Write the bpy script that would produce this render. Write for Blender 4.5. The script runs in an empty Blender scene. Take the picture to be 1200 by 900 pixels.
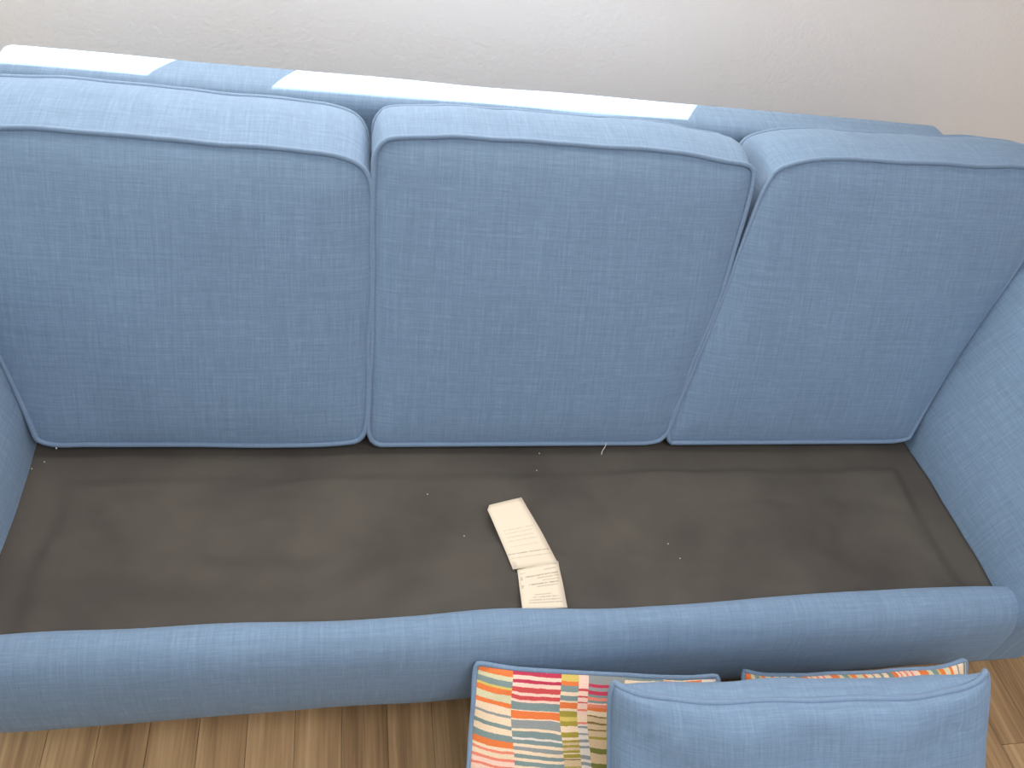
import bpy, bmesh, math, random
import numpy as np
from mathutils import Vector, Matrix, noise
random.seed(7)
C = bpy.context.scene.collection
D = .36                                   # height of the seat platform above the floor

# ---------------------------------------------------------------- camera
R = [[0.9778398575, -0.1398011018, 0.1558360195],
     [0.0089330290, -0.7158251068, -0.6982224699],
     [0.2091636059, 0.6841418481, -0.6987134732]]      # rows: right, down, forward
EYE = Vector((0.54078, -1.07961, 1.26945 + D))
FPX = 960.
cam = bpy.data.cameras.new('camera'); co = bpy.data.objects.new('camera', cam); C.objects.link(co)
cam.lens = 36 * FPX / 1200; cam.sensor_width = 36; cam.clip_start = .02
m = Matrix(((R[0][0], -R[1][0], -R[2][0]), (R[0][1], -R[1][1], -R[2][1]), (R[0][2], -R[1][2], -R[2][2]))).to_4x4()
m.translation = EYE; co.matrix_world = m
bpy.context.scene.camera = co

# ---------------------------------------------------------------- world, sun, window light, added fill lights, exposure
sc = bpy.context.scene
sc.view_settings.view_transform = 'Standard'; sc.view_settings.look = 'None'
sc.view_settings.gamma = 1; sc.view_settings.use_curve_mapping = False
sc.view_settings.exposure = 0.0
w = bpy.data.worlds.new('sky'); sc.world = w; w.use_nodes = True
w.node_tree.nodes['Background'].inputs[0].default_value = (.62, .78, 1, 1)
w.node_tree.nodes['Background'].inputs[1].default_value = 1.2
def lamp(name, kind, energy, color, loc=(0, 0, 0), direction=(0, 0, -1), size=(1, 1), **kw):
    l = bpy.data.lights.new(name, kind); l.energy = energy; l.color = color
    if kind == 'AREA': l.shape = 'RECTANGLE'; l.size, l.size_y = size
    for k, v in kw.items(): setattr(l, k, v)
    o = bpy.data.objects.new(name, l); C.objects.link(o)
    o.location = loc; o.rotation_euler = Vector(direction).to_track_quat('-Z', 'Y').to_euler(); return o
lamp('sun', 'SUN', 22, (1, .97, .92), direction=(-.62, -1, -1.3), angle=.006)
lamp('window_light', 'AREA', 42, (1, .88, .80), (.45, .72, 1.62), (0, -1, -.9), (2.0, .8))
lamp('side_fill', 'AREA', 25, (.76, .95, 1), (-1.9, -.25, 1.7), (1, .15, -.4), (1.8, 1.4))  # added fill from the left, brightens the wall; no window stands there
lamp('room_fill', 'AREA', 72, (.97, .95, 1), (1.2, -1.25, 2.45), (0, .2, -1), (2.6, 1.6))  # broad overhead fill added under the ceiling, not a fixture of the room

# ---------------------------------------------------------------- materials
def nodes(name):
    mt = bpy.data.materials.new(name); mt.use_nodes = True
    nt = mt.node_tree; return mt, nt, nt.nodes['Principled BSDF']
def N(nt, t, **kw):
    n = nt.nodes.new(t)
    for k, v in kw.items(): setattr(n, k, v)
    return n
def L(nt, a, b): nt.links.new(a, b)
def math_n(nt, op, a, b=None, c=None):
    n = N(nt, 'ShaderNodeMath', operation=op)
    for i, v in enumerate((a, b, c)):
        if v is None: continue
        if isinstance(v, (int, float)): n.inputs[i].default_value = v
        else: L(nt, v, n.inputs[i])
    return n.outputs[0]
def tex(nt, vec, scale, sc_=1., detail=2., rough=.5):
    mp = N(nt, 'ShaderNodeMapping'); mp.inputs['Scale'].default_value = scale; L(nt, vec, mp.inputs[0])
    n = N(nt, 'ShaderNodeTexNoise'); n.inputs['Scale'].default_value = sc_
    n.inputs['Detail'].default_value = detail; n.inputs['Roughness'].default_value = rough
    L(nt, mp.outputs[0], n.inputs['Vector']); return n.outputs['Fac']
def ramp(nt, fac, stops, interp='LINEAR'):
    r = N(nt, 'ShaderNodeValToRGB'); cr = r.color_ramp; cr.interpolation = interp
    while len(cr.elements) < len(stops): cr.elements.new(.5)
    for e, (p, c) in zip(cr.elements, stops): e.position = p; e.color = (*c, 1)
    if fac is not None: L(nt, fac, r.inputs[0])
    return r.outputs[0]
def lin(r, g, b): return tuple(((x / 255) / 12.92 if x <= 10 else ((x / 255 + .055) / 1.055) ** 2.4) for x in (r, g, b))
def bump(nt, p, h, strength, dist):
    b = N(nt, 'ShaderNodeBump'); b.inputs['Strength'].default_value = strength; b.inputs['Distance'].default_value = dist
    L(nt, h, b.inputs['Height']); L(nt, b.outputs[0], p.inputs['Normal'])
def linen(name, base, k=.105, sheen=.15):
    mt, nt, p = nodes(name)
    uv = N(nt, 'ShaderNodeTexCoord').outputs['UV']
    a = tex(nt, uv, (30, 620, 1), 1, 2, .65); b = tex(nt, uv, (620, 26, 1), 1, 2, .65)
    c = tex(nt, uv, (6, 190, 1), 1, 1); d = tex(nt, uv, (190, 6, 1), 1, 1)
    s = math_n(nt, 'ADD', math_n(nt, 'ADD', a, b), math_n(nt, 'MULTIPLY', math_n(nt, 'ADD', c, d), .55))
    s = math_n(nt, 'DIVIDE', s, 3.1)
    lo = tuple(x * (1 - k * 1.5) for x in base); hi = tuple(min(1, x * (1 + k * 1.7) + .015) for x in base)
    col = ramp(nt, s, [(.36, lo), (.5, base), (.64, hi)])
    L(nt, col, p.inputs['Base Color']); p.inputs['Roughness'].default_value = .92
    p.inputs['Specular IOR Level'].default_value = .15
    p.inputs['Sheen Weight'].default_value = sheen; p.inputs['Sheen Roughness'].default_value = .5
    p.inputs['Sheen Tint'].default_value = (.7, .85, 1, 1)
    bump(nt, p, s, .35, .0012); return mt
BLUE = lin(112, 136, 161)
M = {}
M['linen'] = linen('blue linen', BLUE)
M['piping'] = linen('blue piping', lin(114, 137, 162), .06, .15)
mt, nt, p = nodes('black lining'); oc = N(nt, 'ShaderNodeTexCoord').outputs['Object']
L(nt, ramp(nt, tex(nt, oc, (1, 1, 1), 5, 3), [(.35, lin(64, 61, 57)), (.65, lin(75, 72, 66))]), p.inputs['Base Color'])
p.inputs['Roughness'].default_value = .8; p.inputs['Specular IOR Level'].default_value = .3
bump(nt, p, tex(nt, oc, (1, 1, 1), 900, 1), .25, .0006); M['lining'] = mt
mt, nt, p = nodes('wall paint'); oc = N(nt, 'ShaderNodeTexCoord').outputs['Object']
p.inputs['Base Color'].default_value = (*lin(237, 234, 230), 1); p.inputs['Roughness'].default_value = .75
bump(nt, p, tex(nt, oc, (1, 1, 1), 95, 3, .6), .5, .002); M['wall'] = mt
mt, nt, p = nodes('white trim'); p.inputs['Base Color'].default_value = (.78, .77, .74, 1); p.inputs['Roughness'].default_value = .4; M['trim'] = mt
mt, nt, p = nodes('blind cloth'); p.inputs['Base Color'].default_value = (.75, .75, .72, 1); p.inputs['Roughness'].default_value = .9; M['blind'] = mt
mt, nt, p = nodes('dark wood'); oc = N(nt, 'ShaderNodeTexCoord').outputs['Object']
L(nt, ramp(nt, tex(nt, oc, (30, 30, 3), 1, 3), [(.3, (.05, .03, .02)), (.7, (.10, .06, .035))]), p.inputs['Base Color']); p.inputs['Roughness'].default_value = .4; M['wood'] = mt
mt, nt, p = nodes('lint'); p.inputs['Base Color'].default_value = (.75, .74, .70, 1); p.inputs['Roughness'].default_value = .9; M['lint'] = mt
# window glass: a thin pane, mostly clear
mt, nt, p = nodes('window glass'); out = nt.nodes['Material Output']
tr = N(nt, 'ShaderNodeBsdfTransparent'); gl = N(nt, 'ShaderNodeBsdfGlossy'); gl.inputs['Roughness'].default_value = .02
mx = N(nt, 'ShaderNodeMixShader'); mx.inputs[0].default_value = .05
L(nt, tr.outputs[0], mx.inputs[1]); L(nt, gl.outputs[0], mx.inputs[2]); L(nt, mx.outputs[0], out.inputs[0]); M['glass'] = mt
# floor boards
mt, nt, p = nodes('wood floor'); oc = N(nt, 'ShaderNodeTexCoord').outputs['Object']; oi = N(nt, 'ShaderNodeObjectInfo')
off = N(nt, 'ShaderNodeVectorMath', operation='ADD'); cx = N(nt, 'ShaderNodeCombineXYZ')
L(nt, math_n(nt, 'MULTIPLY', oi.outputs['Random'], 37), cx.inputs[0]); L(nt, math_n(nt, 'MULTIPLY', oi.outputs['Random'], 91), cx.inputs[1])
L(nt, oc, off.inputs[0]); L(nt, cx.outputs[0], off.inputs[1]); ov = off.outputs[0]
g = math_n(nt, 'ADD', math_n(nt, 'MULTIPLY', tex(nt, ov, (26, 1.8, 1), 1, 4, .6), .62), math_n(nt, 'MULTIPLY', tex(nt, ov, (150, 4, 1), 1, 2, .5), .38))
g = math_n(nt, 'ADD', g, math_n(nt, 'MULTIPLY', math_n(nt, 'SUBTRACT', oi.outputs['Random'], .5), .16))
col = ramp(nt, g, [(.30, lin(128, 101, 70)), (.42, lin(152, 123, 88)), (.52, lin(170, 139, 100)), (.66, lin(192, 162, 122))])
L(nt, col, p.inputs['Base Color']); p.inputs['Roughness'].default_value = .5; p.inputs['Specular IOR Level'].default_value = .35
bump(nt, p, g, .1, .001); M['floor'] = mt
mt, nt, p = nodes('floor joint'); p.inputs['Base Color'].default_value = (.2, .145, .085, 1); M['joint'] = mt
# care label: cream satin with rows of fine print too small to read
def label_mat(name, rows):
    mt, nt, p = nodes(name); uv = N(nt, 'ShaderNodeTexCoord').outputs['UV']
    sp = N(nt, 'ShaderNodeSeparateXYZ'); L(nt, uv, sp.inputs[0]); u, v = sp.outputs[0], sp.outputs[1]
    tot = None
    for (v0, v1, u0, u1, st) in rows:
        a = math_n(nt, 'MULTIPLY', math_n(nt, 'GREATER_THAN', v, v0), math_n(nt, 'LESS_THAN', v, v1))
        b = math_n(nt, 'MULTIPLY', math_n(nt, 'GREATER_THAN', u, u0), math_n(nt, 'LESS_THAN', u, u1))
        r = math_n(nt, 'MULTIPLY', math_n(nt, 'MULTIPLY', a, b), st)
        tot = r if tot is None else math_n(nt, 'MAXIMUM', tot, r)
    dash = math_n(nt, 'GREATER_THAN', tex(nt, uv, (45, 22, 1), 1, 2, .7), .44)
    f = math_n(nt, 'MULTIPLY', tot, dash)
    mx = N(nt, 'ShaderNodeMix', data_type='RGBA'); L(nt, f, mx.inputs[0])
    mx.inputs[6].default_value = (*lin(208, 198, 178), 1); mx.inputs[7].default_value = (*lin(142, 134, 120), 1)
    L(nt, mx.outputs[2], p.inputs['Base Color']); p.inputs['Roughness'].default_value = .6
    return mt
M['label_low'] = label_mat('printed label', [(.86, .89, .62, .9, .5), (.86, .89, .06, .18, .5), (.75, .785, .16, .95, .75), (.69, .72, .42, .95, .6), (.62, .65, .55, .95, .5),
    (.55, .585, .22, .92, .8), (.49, .52, .4, .88, .6), (.70, .79, .05, .1, .6), (.50, .58, .05, .11, .7), (.30, .33, .3, .7, .55), (.24, .27, .25, .85, .6), (.18, .21, .18, .9, .6), (.12, .15, .15, .92, .6)])
M['label_up'] = label_mat('printed label reverse', [(.55, .57, .15, .9, .28), (.50, .52, .15, .85, .25), (.44, .46, .15, .8, .3), (.38, .40, .12, .85, .3), (.30, .32, .12, .8, .2), (.20, .215, .02, .97, .75), (.14, .155, .05, .97, .4), (.03, .1, .04, .12, .3)])
# striped patchwork weave: five column types of hand-drawn stripes
CR = (238, 214, 182); PK = (244, 208, 190); TE = (128, 148, 146); GT = (146, 152, 150); OR = (230, 126, 70); RD = (204, 84, 84); MG = (190, 62, 88)
OL = (166, 154, 66); YE = (214, 192, 104); PG = (212, 208, 170); BR = (134, 114, 66); DG = (122, 124, 62); BE = (216, 190, 152); CO = (236, 140, 116); WH = (228, 218, 206)
COLS = [
 [(80, CR), (105, OR), (180, PG), (215, TE), (265, YE), (285, OR), (335, PG), (390, OR), (425, CR), (480, GT), (500, CR), (560, TE), (590, CR), (640, TE), (690, OR), (740, CR), (765, CO), (785, CR), (820, CO), (845, PK), (880, CO), (900, PK)],
 [(80, PK), (125, MG), (160, PK), (190, MG), (215, PK), (245, RD), (285, PK), (310, RD), (345, PK), (365, TE), (425, CR), (432, OR), (492, CR), (502, GT), (570, CR), (590, TE), (640, WH), (655, TE), (690, CR), (712, GT), (745, CR), (770, TE), (800, CR), (825, TE), (860, CR), (890, TE), (920, CR)],
 [(80, YE), (175, OR), (210, TE), (260, CR), (290, TE), (330, CR), (345, OR), (390, CR), (410, OL), (455, YE), (485, OL), (522, CR), (570, OL), (610, CR), (628, OL), (650, BE), (670, OL), (690, BE), (712, OL), (735, CR), (745, OL), (775, CR), (782, BR), (792, BE), (840, OL), (850, CR), (880, RD), (900, CR)],
 [(80, PK), (230, RD), (250, PK), (285, RD), (300, PK), (335, RD), (345, PK), (392, CO), (408, PK), (440, CR), (490, CO), (510, WH), (522, GT), (540, WH), (575, GT), (590, WH), (625, GT), (650, WH), (675, GT), (695, WH), (750, GT), (780, WH), (805, GT), (830, WH), (862, RD), (888, CR)],
 [(80, GT), (190, MG), (212, GT), (240, MG), (270, TE), (290, CO), (312, TE), (335, PK), (345, CO), (372, OR), (398, CR), (436, BR), (444, BE), (485, BR), (500, BE), (541, BR), (553, BE), (600, OL), (618, BE), (685, DG), (726, BE), (800, DG), (836, BE), (900, OL), (920, BE)],
]
def stripes(name, y0=60., y1=1960.):
    mt, nt, p = nodes(name); uv = N(nt, 'ShaderNodeTexCoord').outputs['UV']
    sp = N(nt, 'ShaderNodeSeparateXYZ'); L(nt, uv, sp.inputs[0]); u, v = sp.outputs[0], sp.outputs[1]
    n1 = math_n(nt, 'SUBTRACT', tex(nt, uv, (18, 18, 1), 1, 2), .5)          # slow waver
    n2 = math_n(nt, 'SUBTRACT', tex(nt, uv, (260, 500, 1), 1, 2), .5)        # ragged weave edge
    # v runs down in metres; one stripe chart repeats every .20 m
    vv = math_n(nt, 'ADD', v, math_n(nt, 'ADD', math_n(nt, 'MULTIPLY', n1, .008), math_n(nt, 'MULTIPLY', n2, .0022)))
    uu = math_n(nt, 'ADD', u, math_n(nt, 'ADD', math_n(nt, 'MULTIPLY', n2, .0016), math_n(nt, 'MULTIPLY', math_n(nt, 'SINE', math_n(nt, 'MULTIPLY', vv, 26)), .006)))
    edges = [0, .068, .151, .181, .198, .262, .33, .40, .43]
    kinds = [0, 1, 2, 3, 4, 0, 1, 3]
    shift = [0, 0, 0, 0, 0, .09, .06, .12]
    res = None
    for i, k in enumerate(kinds):
        t = math_n(nt, 'FRACT', math_n(nt, 'DIVIDE', math_n(nt, 'ADD', vv, shift[i] + .008), .176))
        pal = COLS[k]
        st = [((y - 80) / 860., lin(*c)) for y, c in pal]
        c = ramp(nt, t, st, 'CONSTANT')
        if res is None: res = c
        else:
            mx = N(nt, 'ShaderNodeMix', data_type='RGBA'); L(nt, math_n(nt, 'GREATER_THAN', uu, edges[i]), mx.inputs[0])
            L(nt, res, mx.inputs[6]); L(nt, c, mx.inputs[7]); res = mx.outputs[2]
    sp2 = tex(nt, uv, (700, 700, 1), 1, 2)
    mx = N(nt, 'ShaderNodeMix', data_type='RGBA', blend_type='MULTIPLY'); mx.inputs[0].default_value = 1
    L(nt, res, mx.inputs[6]); L(nt, ramp(nt, sp2, [(.3, (.66, .66, .66)), (.7, (1., 1., 1.))]), mx.inputs[7])
    L(nt, mx.outputs[2], p.inputs['Base Color']); p.inputs['Roughness'].default_value = .9; p.inputs['Specular IOR Level'].default_value = .2
    bump(nt, p, sp2, .3, .001); return mt
M['stripes'] = stripes('striped patchwork weave')

# ---------------------------------------------------------------- helpers
def link(name, me, mat, parent=None, smooth=True):
    o = bpy.data.objects.new(name, me); C.objects.link(o)
    if mat: me.materials.append(mat)
    if smooth: me.polygons.foreach_set('use_smooth', [True] * len(me.polygons))
    if parent: o.parent = parent
    return o
def mesh(name, verts, faces, mat, parent=None, uvs=None, smooth=True):
    me = bpy.data.meshes.new(name); me.from_pydata([tuple(v) for v in verts], [], faces)
    ul = me.uv_layers.new(name='UVMap')
    if uvs is None: boxuv(me, ul)
    else:
        for lp in me.loops: ul.data[lp.index].uv = uvs[lp.vertex_index]
    me.update(); return link(name, me, mat, parent, smooth)
def boxuv(me, ul):
    me.update()
    for po in me.polygons:
        n = po.normal; a = max(range(3), key=lambda i: abs(n[i])); i, j = [(1, 2), (0, 2), (0, 1)][a]
        for li in po.loop_indices:
            v = me.vertices[me.loops[li].vertex_index].co; ul.data[li].uv = (v[i], v[j])
def bm_obj(name, bm, mat, parent=None, smooth=True):
    bmesh.ops.recalc_face_normals(bm, faces=bm.faces)
    me = bpy.data.meshes.new(name); bm.to_mesh(me); bm.free()
    ul = me.uv_layers.new(name='UVMap'); boxuv(me, ul); return link(name, me, mat, parent, smooth)
def box(name, lo, hi, mat, parent=None, bev=0, origin=None):
    bm = bmesh.new(); bmesh.ops.create_cube(bm, size=1)
    o = Vector(origin) if origin else Vector((0, 0, 0))
    for v in bm.verts: v.co = Vector([lo[i] + (v.co[i] + .5) * (hi[i] - lo[i]) for i in range(3)]) - o
    if bev: bmesh.ops.bevel(bm, geom=bm.edges[:], offset=bev, segments=2, profile=.6, affect='EDGES')
    ob = bm_obj(name, bm, mat, parent, smooth=False); ob.location = o; return ob
def empty(name, loc, label, cat, group=None):
    o = bpy.data.objects.new(name, None); C.objects.link(o); o.empty_display_size = .1; o.location = loc
    o['label'] = label; o['category'] = cat
    if group: o['group'] = group
    return o
def tube(name, pts, r, mat, parent=None, closed=True, seg=8):
    n = len(pts); V = []; F = []; U = []; d = 0
    up = None
    for i in range(n):
        a = pts[(i - 1) % n] if closed or i else pts[0]; b = pts[(i + 1) % n] if closed or i < n - 1 else pts[-1]
        t = (b - a).normalized()
        if up is None: up = t.orthogonal().normalized()
        up = (up - t * up.dot(t)).normalized(); s = t.cross(up)
        if i: d += (pts[i] - pts[i - 1]).length
        for k in range(seg):
            an = 2 * math.pi * k / seg; V.append(pts[i] + (up * math.cos(an) + s * math.sin(an)) * r); U.append((d, r * an))
    for i in range(n if closed else n - 1):
        j = (i + 1) % n
        sh = 0
        if closed and i == n - 1:                        # join with least twist
            sh = min(range(seg), key=lambda q: (V[i * seg] - V[j * seg + q]).length)
        for k in range(seg):
            F.append((i * seg + k, i * seg + (k + 1) % seg, j * seg + (k + 1 + sh) % seg, j * seg + (k + sh) % seg))
    if not closed: F += [tuple(range(seg))[::-1], tuple((n - 1) * seg + k for k in range(seg))]
    return mesh(name, V, F, mat, parent, U)
def catmull(P, n):
    out = []; m_ = len(P)
    for i in range(m_):
        p0, p1, p2, p3 = P[i - 1], P[i], P[(i + 1) % m_], P[(i + 2) % m_]
        # centripetal-ish: clamp tangents by segment length so that uneven spacing does not overshoot
        l = (p2 - p1).length
        t1 = (p2 - p0) / max((p2 - p0).length, 1e-6) * l; t2 = (p3 - p1) / max((p3 - p1).length, 1e-6) * l
        for k in range(12):
            t = k / 12; h = t * t; q = h * t
            out.append(p1 * (2 * q - 3 * h + 1) + t1 * (q - 2 * h + t) + p2 * (-2 * q + 3 * h) + t2 * (q - h))
    # resample evenly
    tot = [0]
    for i in range(len(out)): tot.append(tot[-1] + (out[(i + 1) % len(out)] - out[i]).length)
    res = []; j = 0
    for k in range(n):
        s = tot[-1] * k / n
        while tot[j + 1] < s: j += 1
        f = (s - tot[j]) / max(tot[j + 1] - tot[j], 1e-9)
        res.append(out[j].lerp(out[(j + 1) % len(out)], f))
    return res
def unproj(px, py, normal, dist):
    """where the sight line of a measured photo point meets a plane of the sofa (platform height = 0)"""
    r = Vector([(px - 600) * R[0][i] + (py - 450) * R[1][i] + FPX * R[2][i] for i in range(3)])
    e = EYE - Vector((0, 0, D)); n = Vector(normal); k = (dist - n.dot(e)) / n.dot(r)
    return e + r * k
def wob(x, y, z, s, a): return (noise.noise(Vector((x * s, y * s, z * s)))) * a

# ---------------------------------------------------------------- the room
X0, X1, Y0, Y1, ZC = -2.0, 3.8, -3.4, .75, 2.5
def struct(o): o['kind'] = 'structure'; return o
fl = struct(box('floor', (X0, Y0, -.05), (X1, Y1 + .12, -.004), M['joint']))
pw = .088; proto = {}
def plank(x, y0, y1):
    key = round(y1 - y0, 2)
    if key not in proto:
        o = box('plank', (-pw / 2 + .0004, 0, -.012), (pw / 2 - .0004, key - .0008, 0), M['floor'], fl, bev=.0006); proto[key] = o
    else: o = proto[key].copy(); C.objects.link(o)
    o.location = (x, y0, 0)
ncol = int((3.0 - (-.5)) / pw)
for i in range(ncol):
    x = -.5 + pw * (i + .5); y = -1.5 - random.choice((0, .3, .6, .9)) * .9
    while y < -.1:
        y1 = y + 1.2
        plank(x, y, y1); y = y1
for (a, b, c, d) in ((X0, -.5, Y0, Y1), (-.5 + ncol * pw, X1, Y0, Y1), (-.5, -.5 + ncol * pw, Y0, -2.32)):
    o = box('plank', (a, c, -.012), (b, d, -.001), M['floor'], fl); o['kind'] = 'stuff'
# back wall with two windows above the sofa; their roller blinds stop just short of the sill
SILL, HEAD, T = .745 + D, 2.3, .12
W1, W2 = (-.43, .443), (.587, 1.523)
bm = bmesh.new()
def addbox(bm, lo, hi):
    r = bmesh.ops.create_cube(bm, size=1)
    for v in r['verts']: v.co = Vector([lo[i] + (v.co[i] + .5) * (hi[i] - lo[i]) for i in range(3)])
ya, yb = Y1, Y1 + T
addbox(bm, (X0, ya, 0), (X1, yb, SILL)); addbox(bm, (X0, ya, HEAD), (X1, yb, ZC))
for a, b in ((X0, W1[0]), (W1[1], W2[0]), (W2[1], X1)): addbox(bm, (a, ya, SILL), (b, yb, HEAD))
struct(bm_obj('wall_back', bm, M['wall'], smooth=False))
struct(box('wall_left', (X0 - .1, Y0, 0), (X0, Y1, ZC), M['wall']))
struct(box('wall_right', (X1, Y0, 0), (X1 + .1, Y1, ZC), M['wall']))
struct(box('wall_front', (X0, Y0 - .1, 0), (X1, Y0, ZC), M['wall']))
struct(box('ceiling', (X0 - .1, Y0 - .1, ZC), (X1 + .1, Y1 + .12, ZC + .1), M['trim']))
struct(box('baseboard_back', (X0, Y1 - .014, 0), (X1, Y1, .09), M['trim'], bev=.003))
for i, (a, b) in enumerate((W1, W2)):
    wn = struct(box('window_%d' % (i + 1), (a, yb - .03, SILL), (b, yb - .012, SILL + .012), M['trim']))
    for nm, lo, hi in (('window_frame', (a, yb - .03, SILL), (a + .012, yb - .01, HEAD)), ('window_frame', (b - .012, yb - .03, SILL), (b, yb - .01, HEAD)), ('window_frame', (a, yb - .03, HEAD - .03), (b, yb - .01, HEAD))):
        box(nm, lo, hi, M['trim'], wn)
    box('pane', (a + .012, yb - .022, SILL + .012), (b - .012, yb - .019, HEAD - .03), M['glass'], wn)
    bl = box('roller_blind', (a + .004, .798, .941 + D), (b - .004, .802, HEAD - .02), M['blind']); bl['label'] = 'pale roller blind lowered in the %s window above the sofa' % ('left', 'right')[i]; bl['category'] = 'blind'
    box('bottom_bar', (a + .004, .794, .934 + D), (b - .004, .806, .947 + D), M['trim'], bl)

# ---------------------------------------------------------------- the sofa
sofa = empty('sofa', (.915, 0, 0), 'blue linen three-seater sofa with seat cushions taken off, showing its black platform', 'sofa')
inv = Matrix.Translation((-.915, 0, 0))
def to_sofa(o):
    o.parent = sofa; o.matrix_parent_inverse = Matrix.Identity(4); o.location = (-.915, 0, D); return o
def sweep_x(name, prof, xs, mat, fn=None, closed=True):
    """profile (y, z) swept along the sofa's length, ends capped"""
    V = []; U = []; F = []; n = len(prof); dl = [0]
    for i in range(n): dl.append(dl[-1] + math.dist(prof[i], prof[(i + 1) % n]))
    for a, x in enumerate(xs):
        for i, (y, z) in enumerate(prof):
            p_ = Vector((x, y, z)); 
            if fn: p_ = fn(p_, i, a)
            V.append(p_); U.append((x, dl[i]))
    for a in range(len(xs) - 1):
        for i in range(n):
            j = (i + 1) % n; F.append((a * n + i, a * n + j, (a + 1) * n + j, (a + 1) * n + i))
    F += [tuple(range(n))[::-1], tuple((len(xs) - 1) * n + i for i in range(n))]
    o = mesh(name, V, F, mat, None, U)
    bm = bmesh.new(); bm.from_mesh(o.data); bmesh.ops.recalc_face_normals(bm, faces=bm.faces); bm.to_mesh(o.data); bm.free()
    o.data.polygons[len(F) - 1].use_smooth = False; o.data.polygons[len(F) - 2].use_smooth = False
    return to_sofa(o)
def arc(cy, cz, r, a0, a1, n=6): return [(cy + r * math.cos(math.radians(a0 + (a1 - a0) * i / n)), cz + r * math.sin(math.radians(a0 + (a1 - a0) * i / n))) for i in range(n + 1)]
# back: leans with the cushions, narrow flat top
prof = [(.185, -.05), (.205, .04), (.30, .21), (.39, .335), (.436, .42)] + [(.446, .455), (.450, .476), (.456, .488), (.467, .4965), (.484, .501), (.505, .502)] + [(.525, .502), (.540, .501), (.547, .497), (.550, .488), (.550, .46), (.54, .30), (.52, .0), (.51, -.17)] + [(.30, -.17), (.20, -.15)]
def back_fn(p_, i, a):
    z = p_.z
    e = .0 if z > .36 else 0.03
    l_ = -.07 - .45 * max(0, .50 - z) if z > .30 else -.16 + (.30 - z) * .4
    r_ = 1.925 + .45 * max(0, .50 - z) if z > .30 else 2.015 - (.30 - z) * .5
    t = p_.x; x = l_ + (r_ - l_) * t
    # soften the last centimetre of each end
    q = min(t, 1 - t) * 2.0
    y = p_.y; 
    if q < .02: z -= (.02 - q) ** 2 * 18 if z > .4 else 0
    z += wob(x, y, 0, 3, .003) if z > .4 else 0
    return Vector((x, y + (wob(x, 0, z, 5, .004)), z))
ts = [0, .003, .008] + [.02 + .96 * i / 60 for i in range(61)] + [.992, .997, 1]
back = sweep_x('back_frame', prof, ts, M['linen'], back_fn)
# arms: flare outwards above the platform
def arm(sgn, xin, slope):
    pr = [(xin, -.185), (xin, -.08), (xin, -.02), (xin + .006, .02)]
    base = xin - .008
    for z in (.06, .12, .18, .24, .30, .335): pr.append((base + slope * z - .012 * math.sin(math.pi * z / .36), z))
    xt = base + slope * .335
    pr += [(xt + .012, .356), (xt + .03, .368), (xt + .055, .372), (xt + .080, .368), (xt + .096, .355), (xt + .100, .33), (xt + .085, .22), (xt + .03, .02), (xt - .02, -.12), (xt - .03, -.185)]
    n = len(pr); cx_ = sum(p_[0] for p_ in pr) / n; cz_ = sum(p_[1] for p_ in pr) / n
    ys = [(-.452, .016), (-.458, .006), (-.455, .001), (-.446, 0)]; ys = [(-.460, .018), (-.459, .008), (-.455, .003), (-.447, 0)] + [(-.44 + .94 * i / 24, 0) for i in range(25)] + [(.505, .004), (.508, .012)]
    V = []; U = []; F = []; dl = [0]
    for i in range(n): dl.append(dl[-1] + math.dist(pr[i], pr[(i + 1) % n]))
    for y, ins in ys:
        for i, (x, z) in enumerate(pr):
            a = Vector(pr[i - 1]); b = Vector(pr[(i + 1) % n]); t = (b - a).normalized(); nn = Vector((t.y, -t.x))
            if nn.dot(Vector((cx_ - x, cz_ - z))) < 0: nn = -nn
            k = .0 if z < -.1 and i == 0 else 1
            w_ = wob(y, x, z, 4, .004) if -.44 < y < .5 and i not in (0, 1, n - 1) else 0
            V.append(Vector((sgn * (x + nn.x * (ins + w_)) , y, z + nn.y * ins))); U.append((y, dl[i]))
    for a in range(len(ys) - 1):
        for i in range(n): j = (i + 1) % n; F.append((a * n + i, a * n + j, (a + 1) * n + j, (a + 1) * n + i))
    F += [tuple(range(n)), tuple((len(ys) - 1) * n + i for i in range(n))]
    o = mesh('arm', V, F, M['linen'], None, U)
    bm = bmesh.new(); bm.from_mesh(o.data); bmesh.ops.recalc_face_normals(bm, faces=bm.faces); bm.to_mesh(o.data); bm.free()
    for q in (-1, -2): o.data.polygons[len(F) + q].use_smooth = False
    if sgn < 0:
        pass
    return to_sofa(o)
arm(1, 1.846, .46)
o = arm(-1, .008, .38)
# front rail: padded box edge
prof = [(-.378, -.03), (-.384, -.008), (-.392, .004), (-.405, .0085), (-.420, .007), (-.436, .0), (-.450, -.013), (-.459, -.032), (-.464, -.058), (-.468, -.10), (-.468, -.145), (-.464, -.17), (-.455, -.183), (-.435, -.188), (-.38, -.188)]
def rail_fn(p_, i, a):
    x, y, z = p_
    e = min(x + .008, 1.862 - x)
    y2 = y + wob(x, i * .15, 0, 5, .004); z2 = z + wob(x, 7, i * .1, 4, .003)
    if i in (0, 1, 2): y2 = y + wob(x, 3, 0, 4.5, .010)
    if z < -.16: z2 = z + wob(x, 0, 2, 3.2, .006)
    if e < .02: k = (.02 - e) / .02; y2 += k * k * .010 if y < -.43 else 0; z2 -= k * k * .006 if z > -.03 else 0
    return Vector((x, y2, z2))
sweep_x('front_rail', prof, [-.008, -.004, .004] + [.02 + 1.8 * i / 90 for i in range(91)] + [1.836, 1.850, 1.857, 1.862], M['linen'], rail_fn)
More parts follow.
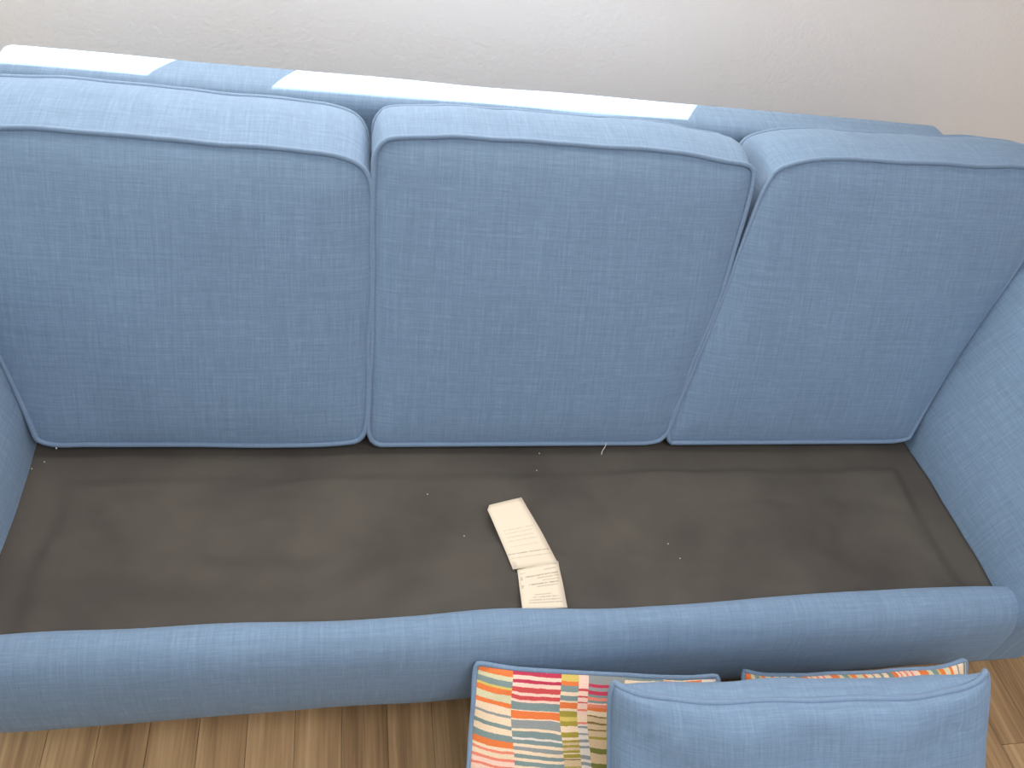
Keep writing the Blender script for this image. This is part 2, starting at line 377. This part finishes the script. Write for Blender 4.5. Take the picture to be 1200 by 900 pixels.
# seat platform: lining cloth over a raised padded centre with a sunk margin
def ss(a, b, t): t = max(0, min(1, (t - a) / (b - a))); return t * t * (3 - 2 * t)
nx, ny = 230, 64; V = []; F = []
for j in range(ny + 1):
    y = -.40 + (.20 + .40) * j / ny
    for i in range(nx + 1):
        x = -.012 + 1.856 * i / nx
        edge = min(ss(.035, .075, x + wob(x, y, 1, 9, .02)), ss(.02, .06, 1.80 - x + wob(x, y, 5, 9, .02)), ss(.066, .092, -y + .0))
        q = Vector((x * 3.2 + y * 2.5, y * 6 - x * .8, 3.3)); 
        wr = noise.fractal(q, .9, 2.2, 3)
        ridge = abs(noise.noise(Vector((x * 5 + y * 7, y * 9 - x * 4, 8))))
        z = -.020 + .009 * edge - .002 + .006 * noise.fractal(Vector((x * 11 + y * 9, y * 22 - x * 5, 1)), 1, 2, 2) * edge + .014 * wr * (.3 + .7 * edge) + .009 * (ridge) * edge - .004 * ss(-.30, -.40, y) 
        z = min(z, -.001)
        V.append((x, y, z - .0))
for j in range(ny):
    for i in range(nx): a = j * (nx + 1) + i; F.append((a, a + 1, a + nx + 2, a + nx + 1))
def deck_z(x, y): return -.001
deck = to_sofa(mesh('seat_platform', V, F, M['lining'], None, [(v[0], v[1]) for v in V]))
deck['label'] = 'black lining cloth stretched over the seat platform'
md = deck.modifiers.new('thickness', 'SOLIDIFY'); md.thickness = .012; md.offset = -1
# frame under the lining, and the legs
box_ = box('under_frame', (.01, -.38, -.17), (1.83, .5, -.035), M['lining']); to_sofa(box_)
for x, y in ((.06, -.34), (1.78, -.34), (.06, .42), (1.78, .42)):
    bm = bmesh.new(); bmesh.ops.create_cone(bm, cap_ends=True, segments=20, radius1=.016, radius2=.026, depth=.195)
    for v in bm.verts: v.co += Vector((x, y, -.36 + .0975))
    to_sofa(bm_obj('leg', bm, M['wood']))
# care label: two printed strips sewn under the rail, lying on the lining
def strip(px, mat, lift, bow):
    P = [unproj(a, b, (0, 0, 1), lift) for a, b in px]          # tl, tr, br, bl
    V = []; U = []; F = []; n = 14; w_ = 6
    for j in range(n + 1):
        for i in range(w_ + 1):
            s, t = i / w_, j / n
            q = P[0].lerp(P[1], s).lerp(P[3].lerp(P[2], s), t)
            if t == 0 and s == 0 and len(px) and mat is M['label_up']: q = q.lerp(P[1], .1)
            q.z = lift + bow * math.sin(math.pi * t) + .0006 * math.sin(9 * t + 3 * s)
            V.append(q); U.append((s, 1 - t))
    for j in range(n):
        for i in range(w_): a = j * (w_ + 1) + i; F.append((a, a + 1, a + w_ + 2, a + w_ + 1))
    o = to_sofa(mesh('care_tag', V, F, mat, None, U)); md = o.modifiers.new('thickness', 'SOLIDIFY'); md.thickness = .0004
    return o
a = strip([(606, 668), (654, 657.5), (665, 712), (612, 714)], M['label_low'], .0022, .001); a['label'] = 'lower cream care tag strip with rows of small grey print'
a = strip([(569, 593), (611, 583), (654, 660), (601, 667.5)], M['label_up'], .0032, .003); a['label'] = 'upper cream care tag strip, faint print showing through'

# ---------------------------------------------------------------- box cushions
def back_cushion(label, front_px, t_top, dz_top, seed):
    K = .5
    P = [unproj(a, b, (0, 1, -K), 0) for a, b in front_px]
    Q = catmull(P, 240)
    cen = sum(Q, Vector()) / len(Q)
    root = empty('back_cushion', (cen.x, cen.y + .05, D), label, 'cushion', 'box cushions leaning on the sofa back')
    base = Vector((cen.x, cen.y + .05, 0)); Q = [q - base for q in Q]; cen = cen - base
    zmax = max(q.z for q in Q); nrm = Vector((0, -1, K)).normalized()
    def front(q, s):
        p_ = cen.lerp(q, s)
        d = seg_dist(p_) if s < .9999 else 0
        nx_ = (p_.x - cen.x) / hw; nz_ = (p_.z - cen.z) / hh
        h = .011 * (1 - math.exp(-d / .028)) + .016 * max(0, 1 - nx_ ** 2) * max(0, 1 - nz_ ** 2)
        wr = wob(p_.x, p_.z + seed * 3, 0, 3.0, .006) + wob(p_.x * 2.2, p_.z * .8 + seed, 2, 4.5, .004)
        return p_ + nrm * (h + wr * (1 - math.exp(-(d / .06) ** 2)))
    Q = [q + Vector((wob(q.x, q.z, seed, 9, .0045), 0, wob(q.z, q.x, seed + 4, 9, .0045) if q.z > .05 else 0)) for q in Q]
    for q in Q:
        q.z = max(q.z, -.006); q.y = q.z * K - base.y
        bul = .012 * math.sin(math.pi * min(.335, max(0, q.z)) / .36)
        q.x = max(min(q.x, 1.833 + .46 * q.z - bul - base.x), -.38 * max(q.z, 0) + bul + .004 - base.x)      # squashed against the arms
    def rear(q):
        f = q.z / zmax
        x = cen.x + (q.x - cen.x) * (1.0 - .012 * 1)
        return Vector((x, q.y + .145 + (t_top - .145) * f, max(-.006, q.z + dz_top * f)))
    cen = sum(Q, Vector()) / len(Q); hw = max(abs(q.x - cen.x) for q in Q); hh = max(abs(q.z - cen.z) for q in Q)
    SA = np.array([tuple(q) for q in Q]); SB = np.roll(SA, -1, 0) - SA; SL = (SB ** 2).sum(1)
    def seg_dist(p_):
        v = np.array(tuple(p_)) - SA; t = np.clip((v * SB).sum(1) / SL, 0, 1)
        return float(np.sqrt(((v - SB * t[:, None]) ** 2).sum(1).min()))
    n = len(Q); rings = [1, .992, .982, .968, .95, .93, .90, .87, .83, .78, .72, .64, .54, .42, .28, .14]
    def panel(name, fn, pts):
        V = []; F = []; U = []
        for s in rings:
            for q in pts: v = fn(q, s); V.append(v); U.append((v.x, v.z * 1.1 + seed))
        V.append(fn(pts[0], 0)); U.append((V[-1].x, V[-1].z * 1.1 + seed))
        for r_ in range(len(rings) - 1):
            for i in range(n): j = (i + 1) % n; F.append((r_ * n + i, r_ * n + j, (r_ + 1) * n + j, (r_ + 1) * n + i))
        b = (len(rings) - 1) * n
        for i in range(n): F.append((b + i, b + (i + 1) % n, len(V) - 1))
        o = mesh(name, V, F, M['linen'], root, U)
        return o
    fp = panel('front_panel', front, Q)
    RQ = [rear(q) for q in Q]; rc = sum(RQ, Vector()) / n
    panel('back_panel', lambda q, s: rc.lerp(q, s) + Vector((0, .018 * (1 - s ** 4), -.006 * (1 - s ** 4))), RQ)
    # side band with a soft swell
    V = []; F = []; U = []; m_ = 10; dl = 0
    for i in range(n):
        a, b = Q[i - 1], Q[(i + 1) % n]; t = (b - a).normalized(); out = t.cross(nrm)
        if out.dot(Q[i] - cen) < 0: out = -out
        top = ss(.3, .9, out.z)
        if i: dl += (Q[i] - Q[i - 1]).length
        for k in range(m_ + 1):
            s = k / m_; q = Q[i].lerp(RQ[i], s)
            pk = wob(dl * 2.2, s * .7, seed, 9, .004)
            sw = math.sin(math.pi * s) * (.004 + .015 * top)
            if out.z < -.4: sw = 0; pk = 0
            v = q + (out * sw) + Vector((0, 0, pk * math.sin(math.pi * s)))
            v.z = max(v.z, -.009); V.append(v); U.append((dl, s * .17))
    for i in range(n):
        j = (i + 1) % n
        for k in range(m_): F.append((i * (m_ + 1) + k, i * (m_ + 1) + k + 1, j * (m_ + 1) + k + 1, j * (m_ + 1) + k))
    o = mesh('side_band', V, F, M['linen'], root, U)
    tube('piping', [q + nrm * .0035 for q in Q], .0052, M['piping'], root)
    tube('piping', RQ, .0048, M['piping'], root)
    return root
back_cushion('left back cushion of blue linen with piped edges, against the left arm',
    [(-96, 172), (-70, 152), (0, 151), (80, 152), (150, 159), (300, 171), (360, 178), (400, 186), (424, 196), (434, 212), (436, 260), (434, 360), (431, 460), (427, 506), (414, 517), (320, 521), (230, 520), (100, 520), (58, 519), (38, 508), (10, 455), (-30, 385), (-75, 280)], .19, -.006, 1.)
back_cushion('middle back cushion of blue linen with piped edges',
    [(438, 200), (441, 176), (457, 161), (520, 160), (587, 163), (700, 170), (800, 180), (855, 190), (880, 197), (884, 206), (876, 240), (856, 305), (828, 385), (800, 455), (784, 500), (770, 516), (700, 519), (600, 521), (520, 523), (450, 522), (434, 512), (433, 470), (436, 380), (437, 280)], .150, -.020, 2.)
back_cushion('right back cushion of blue linen with piped edges, against the right arm',
    [(905, 203), (925, 192), (965, 186), (1060, 190), (1200, 197), (1252, 204), (1262, 222), (1240, 262), (1200, 320), (1165, 378), (1130, 436), (1100, 480), (1072, 508), (1055, 515), (1000, 520), (900, 523), (850, 524), (796, 524), (783, 512), (790, 482), (815, 425), (850, 338), (880, 256)], .165, -.026, 3.)

# ---------------------------------------------------------------- throw pillows
def pillow(name, label, cat_group, p_tl, p_tr, drop, b_len, thick, face_mat, seed, ear=.02, sag=.02, rot_uv=False, two_sided=False, side_in=.03, fwd=0., pw_=.42, over=0.):
    """p_tl, p_tr: upper corners in the room; drop: unit direction down the face"""
    u = (p_tr - p_tl); a = u.length / 2; u.normalize(); v = (drop - u * drop.dot(u)).normalized(); nn = u.cross(v) * -1
    if nn.z < 0: nn = -nn
    cen = (p_tl + p_tr) / 2 + v * b_len / 2; b = b_len / 2
    root = empty(name, cen, label, 'pillow', cat_group)
    def pos(s, t, side):
        # corner ears stick out, edges draw in
        x = a * s * (1 - side_in * (1 - t ** 6)); y = b * t * (1 - (sag / b) * (1 - s ** 6))
        if side < 0 and over:                       # stuffing swells over the sagging top seam
            e1 = 1 + t; q = (e1 / .12) ** .5 if e1 < .12 else max(0, 1 - (e1 - .12) / .9) ** 2
            y -= over * (1 - abs(s) ** 9) * q
        c = (abs(s) ** 14 * abs(t) ** 14) ; x -= a * s * c * .035; y -= b * t * c * .035
        g = (max(0, 1 - s * s) * max(0, 1 - t * t))
        h = thick / 2 * g ** pw_
        h += (wob(x, y, seed + side, 9, .010) + wob(x * 1.0, y, seed + side * 3, 22, .004)) * min(1, g * 4)
        # puckers running in from the corners
        e = (1 - abs(abs(s) - abs(t))) ** 8 * (abs(s * t)) * .004 * math.sin(40 * (abs(s) + abs(t)))
        h = max(h, 0) if g > 0 else 0
        hh = (h + e * min(1, g * 6)) * side
        wv = wob(s * 1.3, t * 1.3, seed, 2.3, .012) * (1 if abs(s) > .2 else 1)
        wv += fwd * (1 - s ** 6) * max(0, -t) ** 3
        return u * x + v * y + nn * (hh + wv)
    ng = 56
    def g_(i): r_ = -1 + 2 * i / ng; return math.sin(r_ * math.pi / 2) * .55 + r_ * .45
    for side, nm in ((1, 'front_panel'), (-1, 'back_panel')):
        V = []; U = []; F = []
        for j in range(ng + 1):
            for i in range(ng + 1):
                s, t = g_(i), g_(j); V.append(pos(s, t, side))
                q = (a * (s + 1), b * (t + 1))
                U.append((q[1], q[0]) if rot_uv else q)
        for j in range(ng):
            for i in range(ng):
                k = j * (ng + 1) + i; F.append((k, k + 1, k + ng + 2, k + ng + 1) if side < 0 else (k, k + ng + 1, k + ng + 2, k + 1))
        mesh(nm, V, F, face_mat if side > 0 else M['linen'], root, U)
    ed = [pos(g_(i), -1, 1) for i in range(ng)] + [pos(1, g_(i), 1) for i in range(ng)] + [pos(-g_(i), 1, 1) for i in range(ng)] + [pos(-1, -g_(i), 1) for i in range(ng)]
    tube('piping', catmull(ed, 320), .0048, M['piping'], root)
    return root
def at(px, py, depth):
    r = Vector([((px - 600) * R[0][i] + (py - 450) * R[1][i]) / FPX + R[2][i] for i in range(3)]); return EYE + r * depth
def slope(deg, yaw=0): d_ = math.radians(deg); return Vector((math.sin(yaw) * math.cos(d_), -math.cos(yaw) * math.cos(d_), -math.sin(d_)))
GP = 'striped pillows on the floor against the sofa'
pillow('throw_pillow', 'striped patchwork pillow with orange, teal and cream bars, leftmost in front of the sofa', GP,
       at(555, 772, 1.375), at(845, 788, 1.43), slope(36, -.02), .43, .10, M['stripes'], 1.3, sag=.014, pw_=.6)
pillow('throw_pillow', 'striped pillow mostly hidden behind the blue pillow, under the sofa front at right', GP,
       at(866, 781, 1.50), at(1133, 768, 1.56), slope(36), .42, .11, M['stripes'], 5.1, sag=.022, rot_uv=True)
pillow('throw_pillow', 'plain blue linen pillow with blue piping, frontmost before the sofa', None,
       at(712, 792, 1.22), at(1163, 780, 1.24), slope(54), .52, .15, M['linen'], 9.7, sag=.030, fwd=.03, side_in=.018, over=.036)

# ---------------------------------------------------------------- lint on the platform
LINT = ['largest white lint speck in the back left corner of the black platform', 'faint lint speck midway of the three in the back left corner of the platform', 'lint speck against the left arm, at the edge of the black platform',
        'lint speck just below the middle back cushion, straight above the care tag', 'lint speck above the care tag, on the edge of the platform padding', 'bright lint speck on the black platform, left of and above the care tag',
        'faint lint speck on the black platform just left of the care tag', 'upper of two lint specks on the black platform right of the care tag', 'lower of two lint specks on the black platform right of the care tag']
for k, (px, py, r_) in enumerate(((66, 525, .0019), (52, 541, .0012), (37, 549, .0012), (632, 531, .0013), (629, 551, .0012), (501, 579, .0016), (544, 628, .0010), (783, 637, .0014), (797, 654, .0012))):
    q = unproj(px, py, (0, 0, 1), 0); bm = bmesh.new(); bmesh.ops.create_icosphere(bm, subdivisions=1, radius=r_)
    for v in bm.verts: v.co *= 1 + random.uniform(-.3, .3); v.co.z *= .6
    o = bm_obj('lint_speck', bm, M['lint']); o.location = (q.x, q.y, D - .001 + r_ * .3)
    o['label'] = LINT[k]; o['category'] = 'lint'; o['group'] = 'lint specks on the black platform'
q0 = unproj(710, 519, (0, 0, 1), 0); q1 = unproj(705, 533, (0, 0, 1), 0)
pts = [q0.lerp(q1, i / 6) + Vector((.0015 * math.sin(i), 0, D + .0012)) for i in range(7)]
o = tube('loose_thread', pts, .0005, M['lint'], None, closed=False, seg=5)
o['label'] = 'short pale thread on the black platform under the middle cushion'; o['category'] = 'thread'
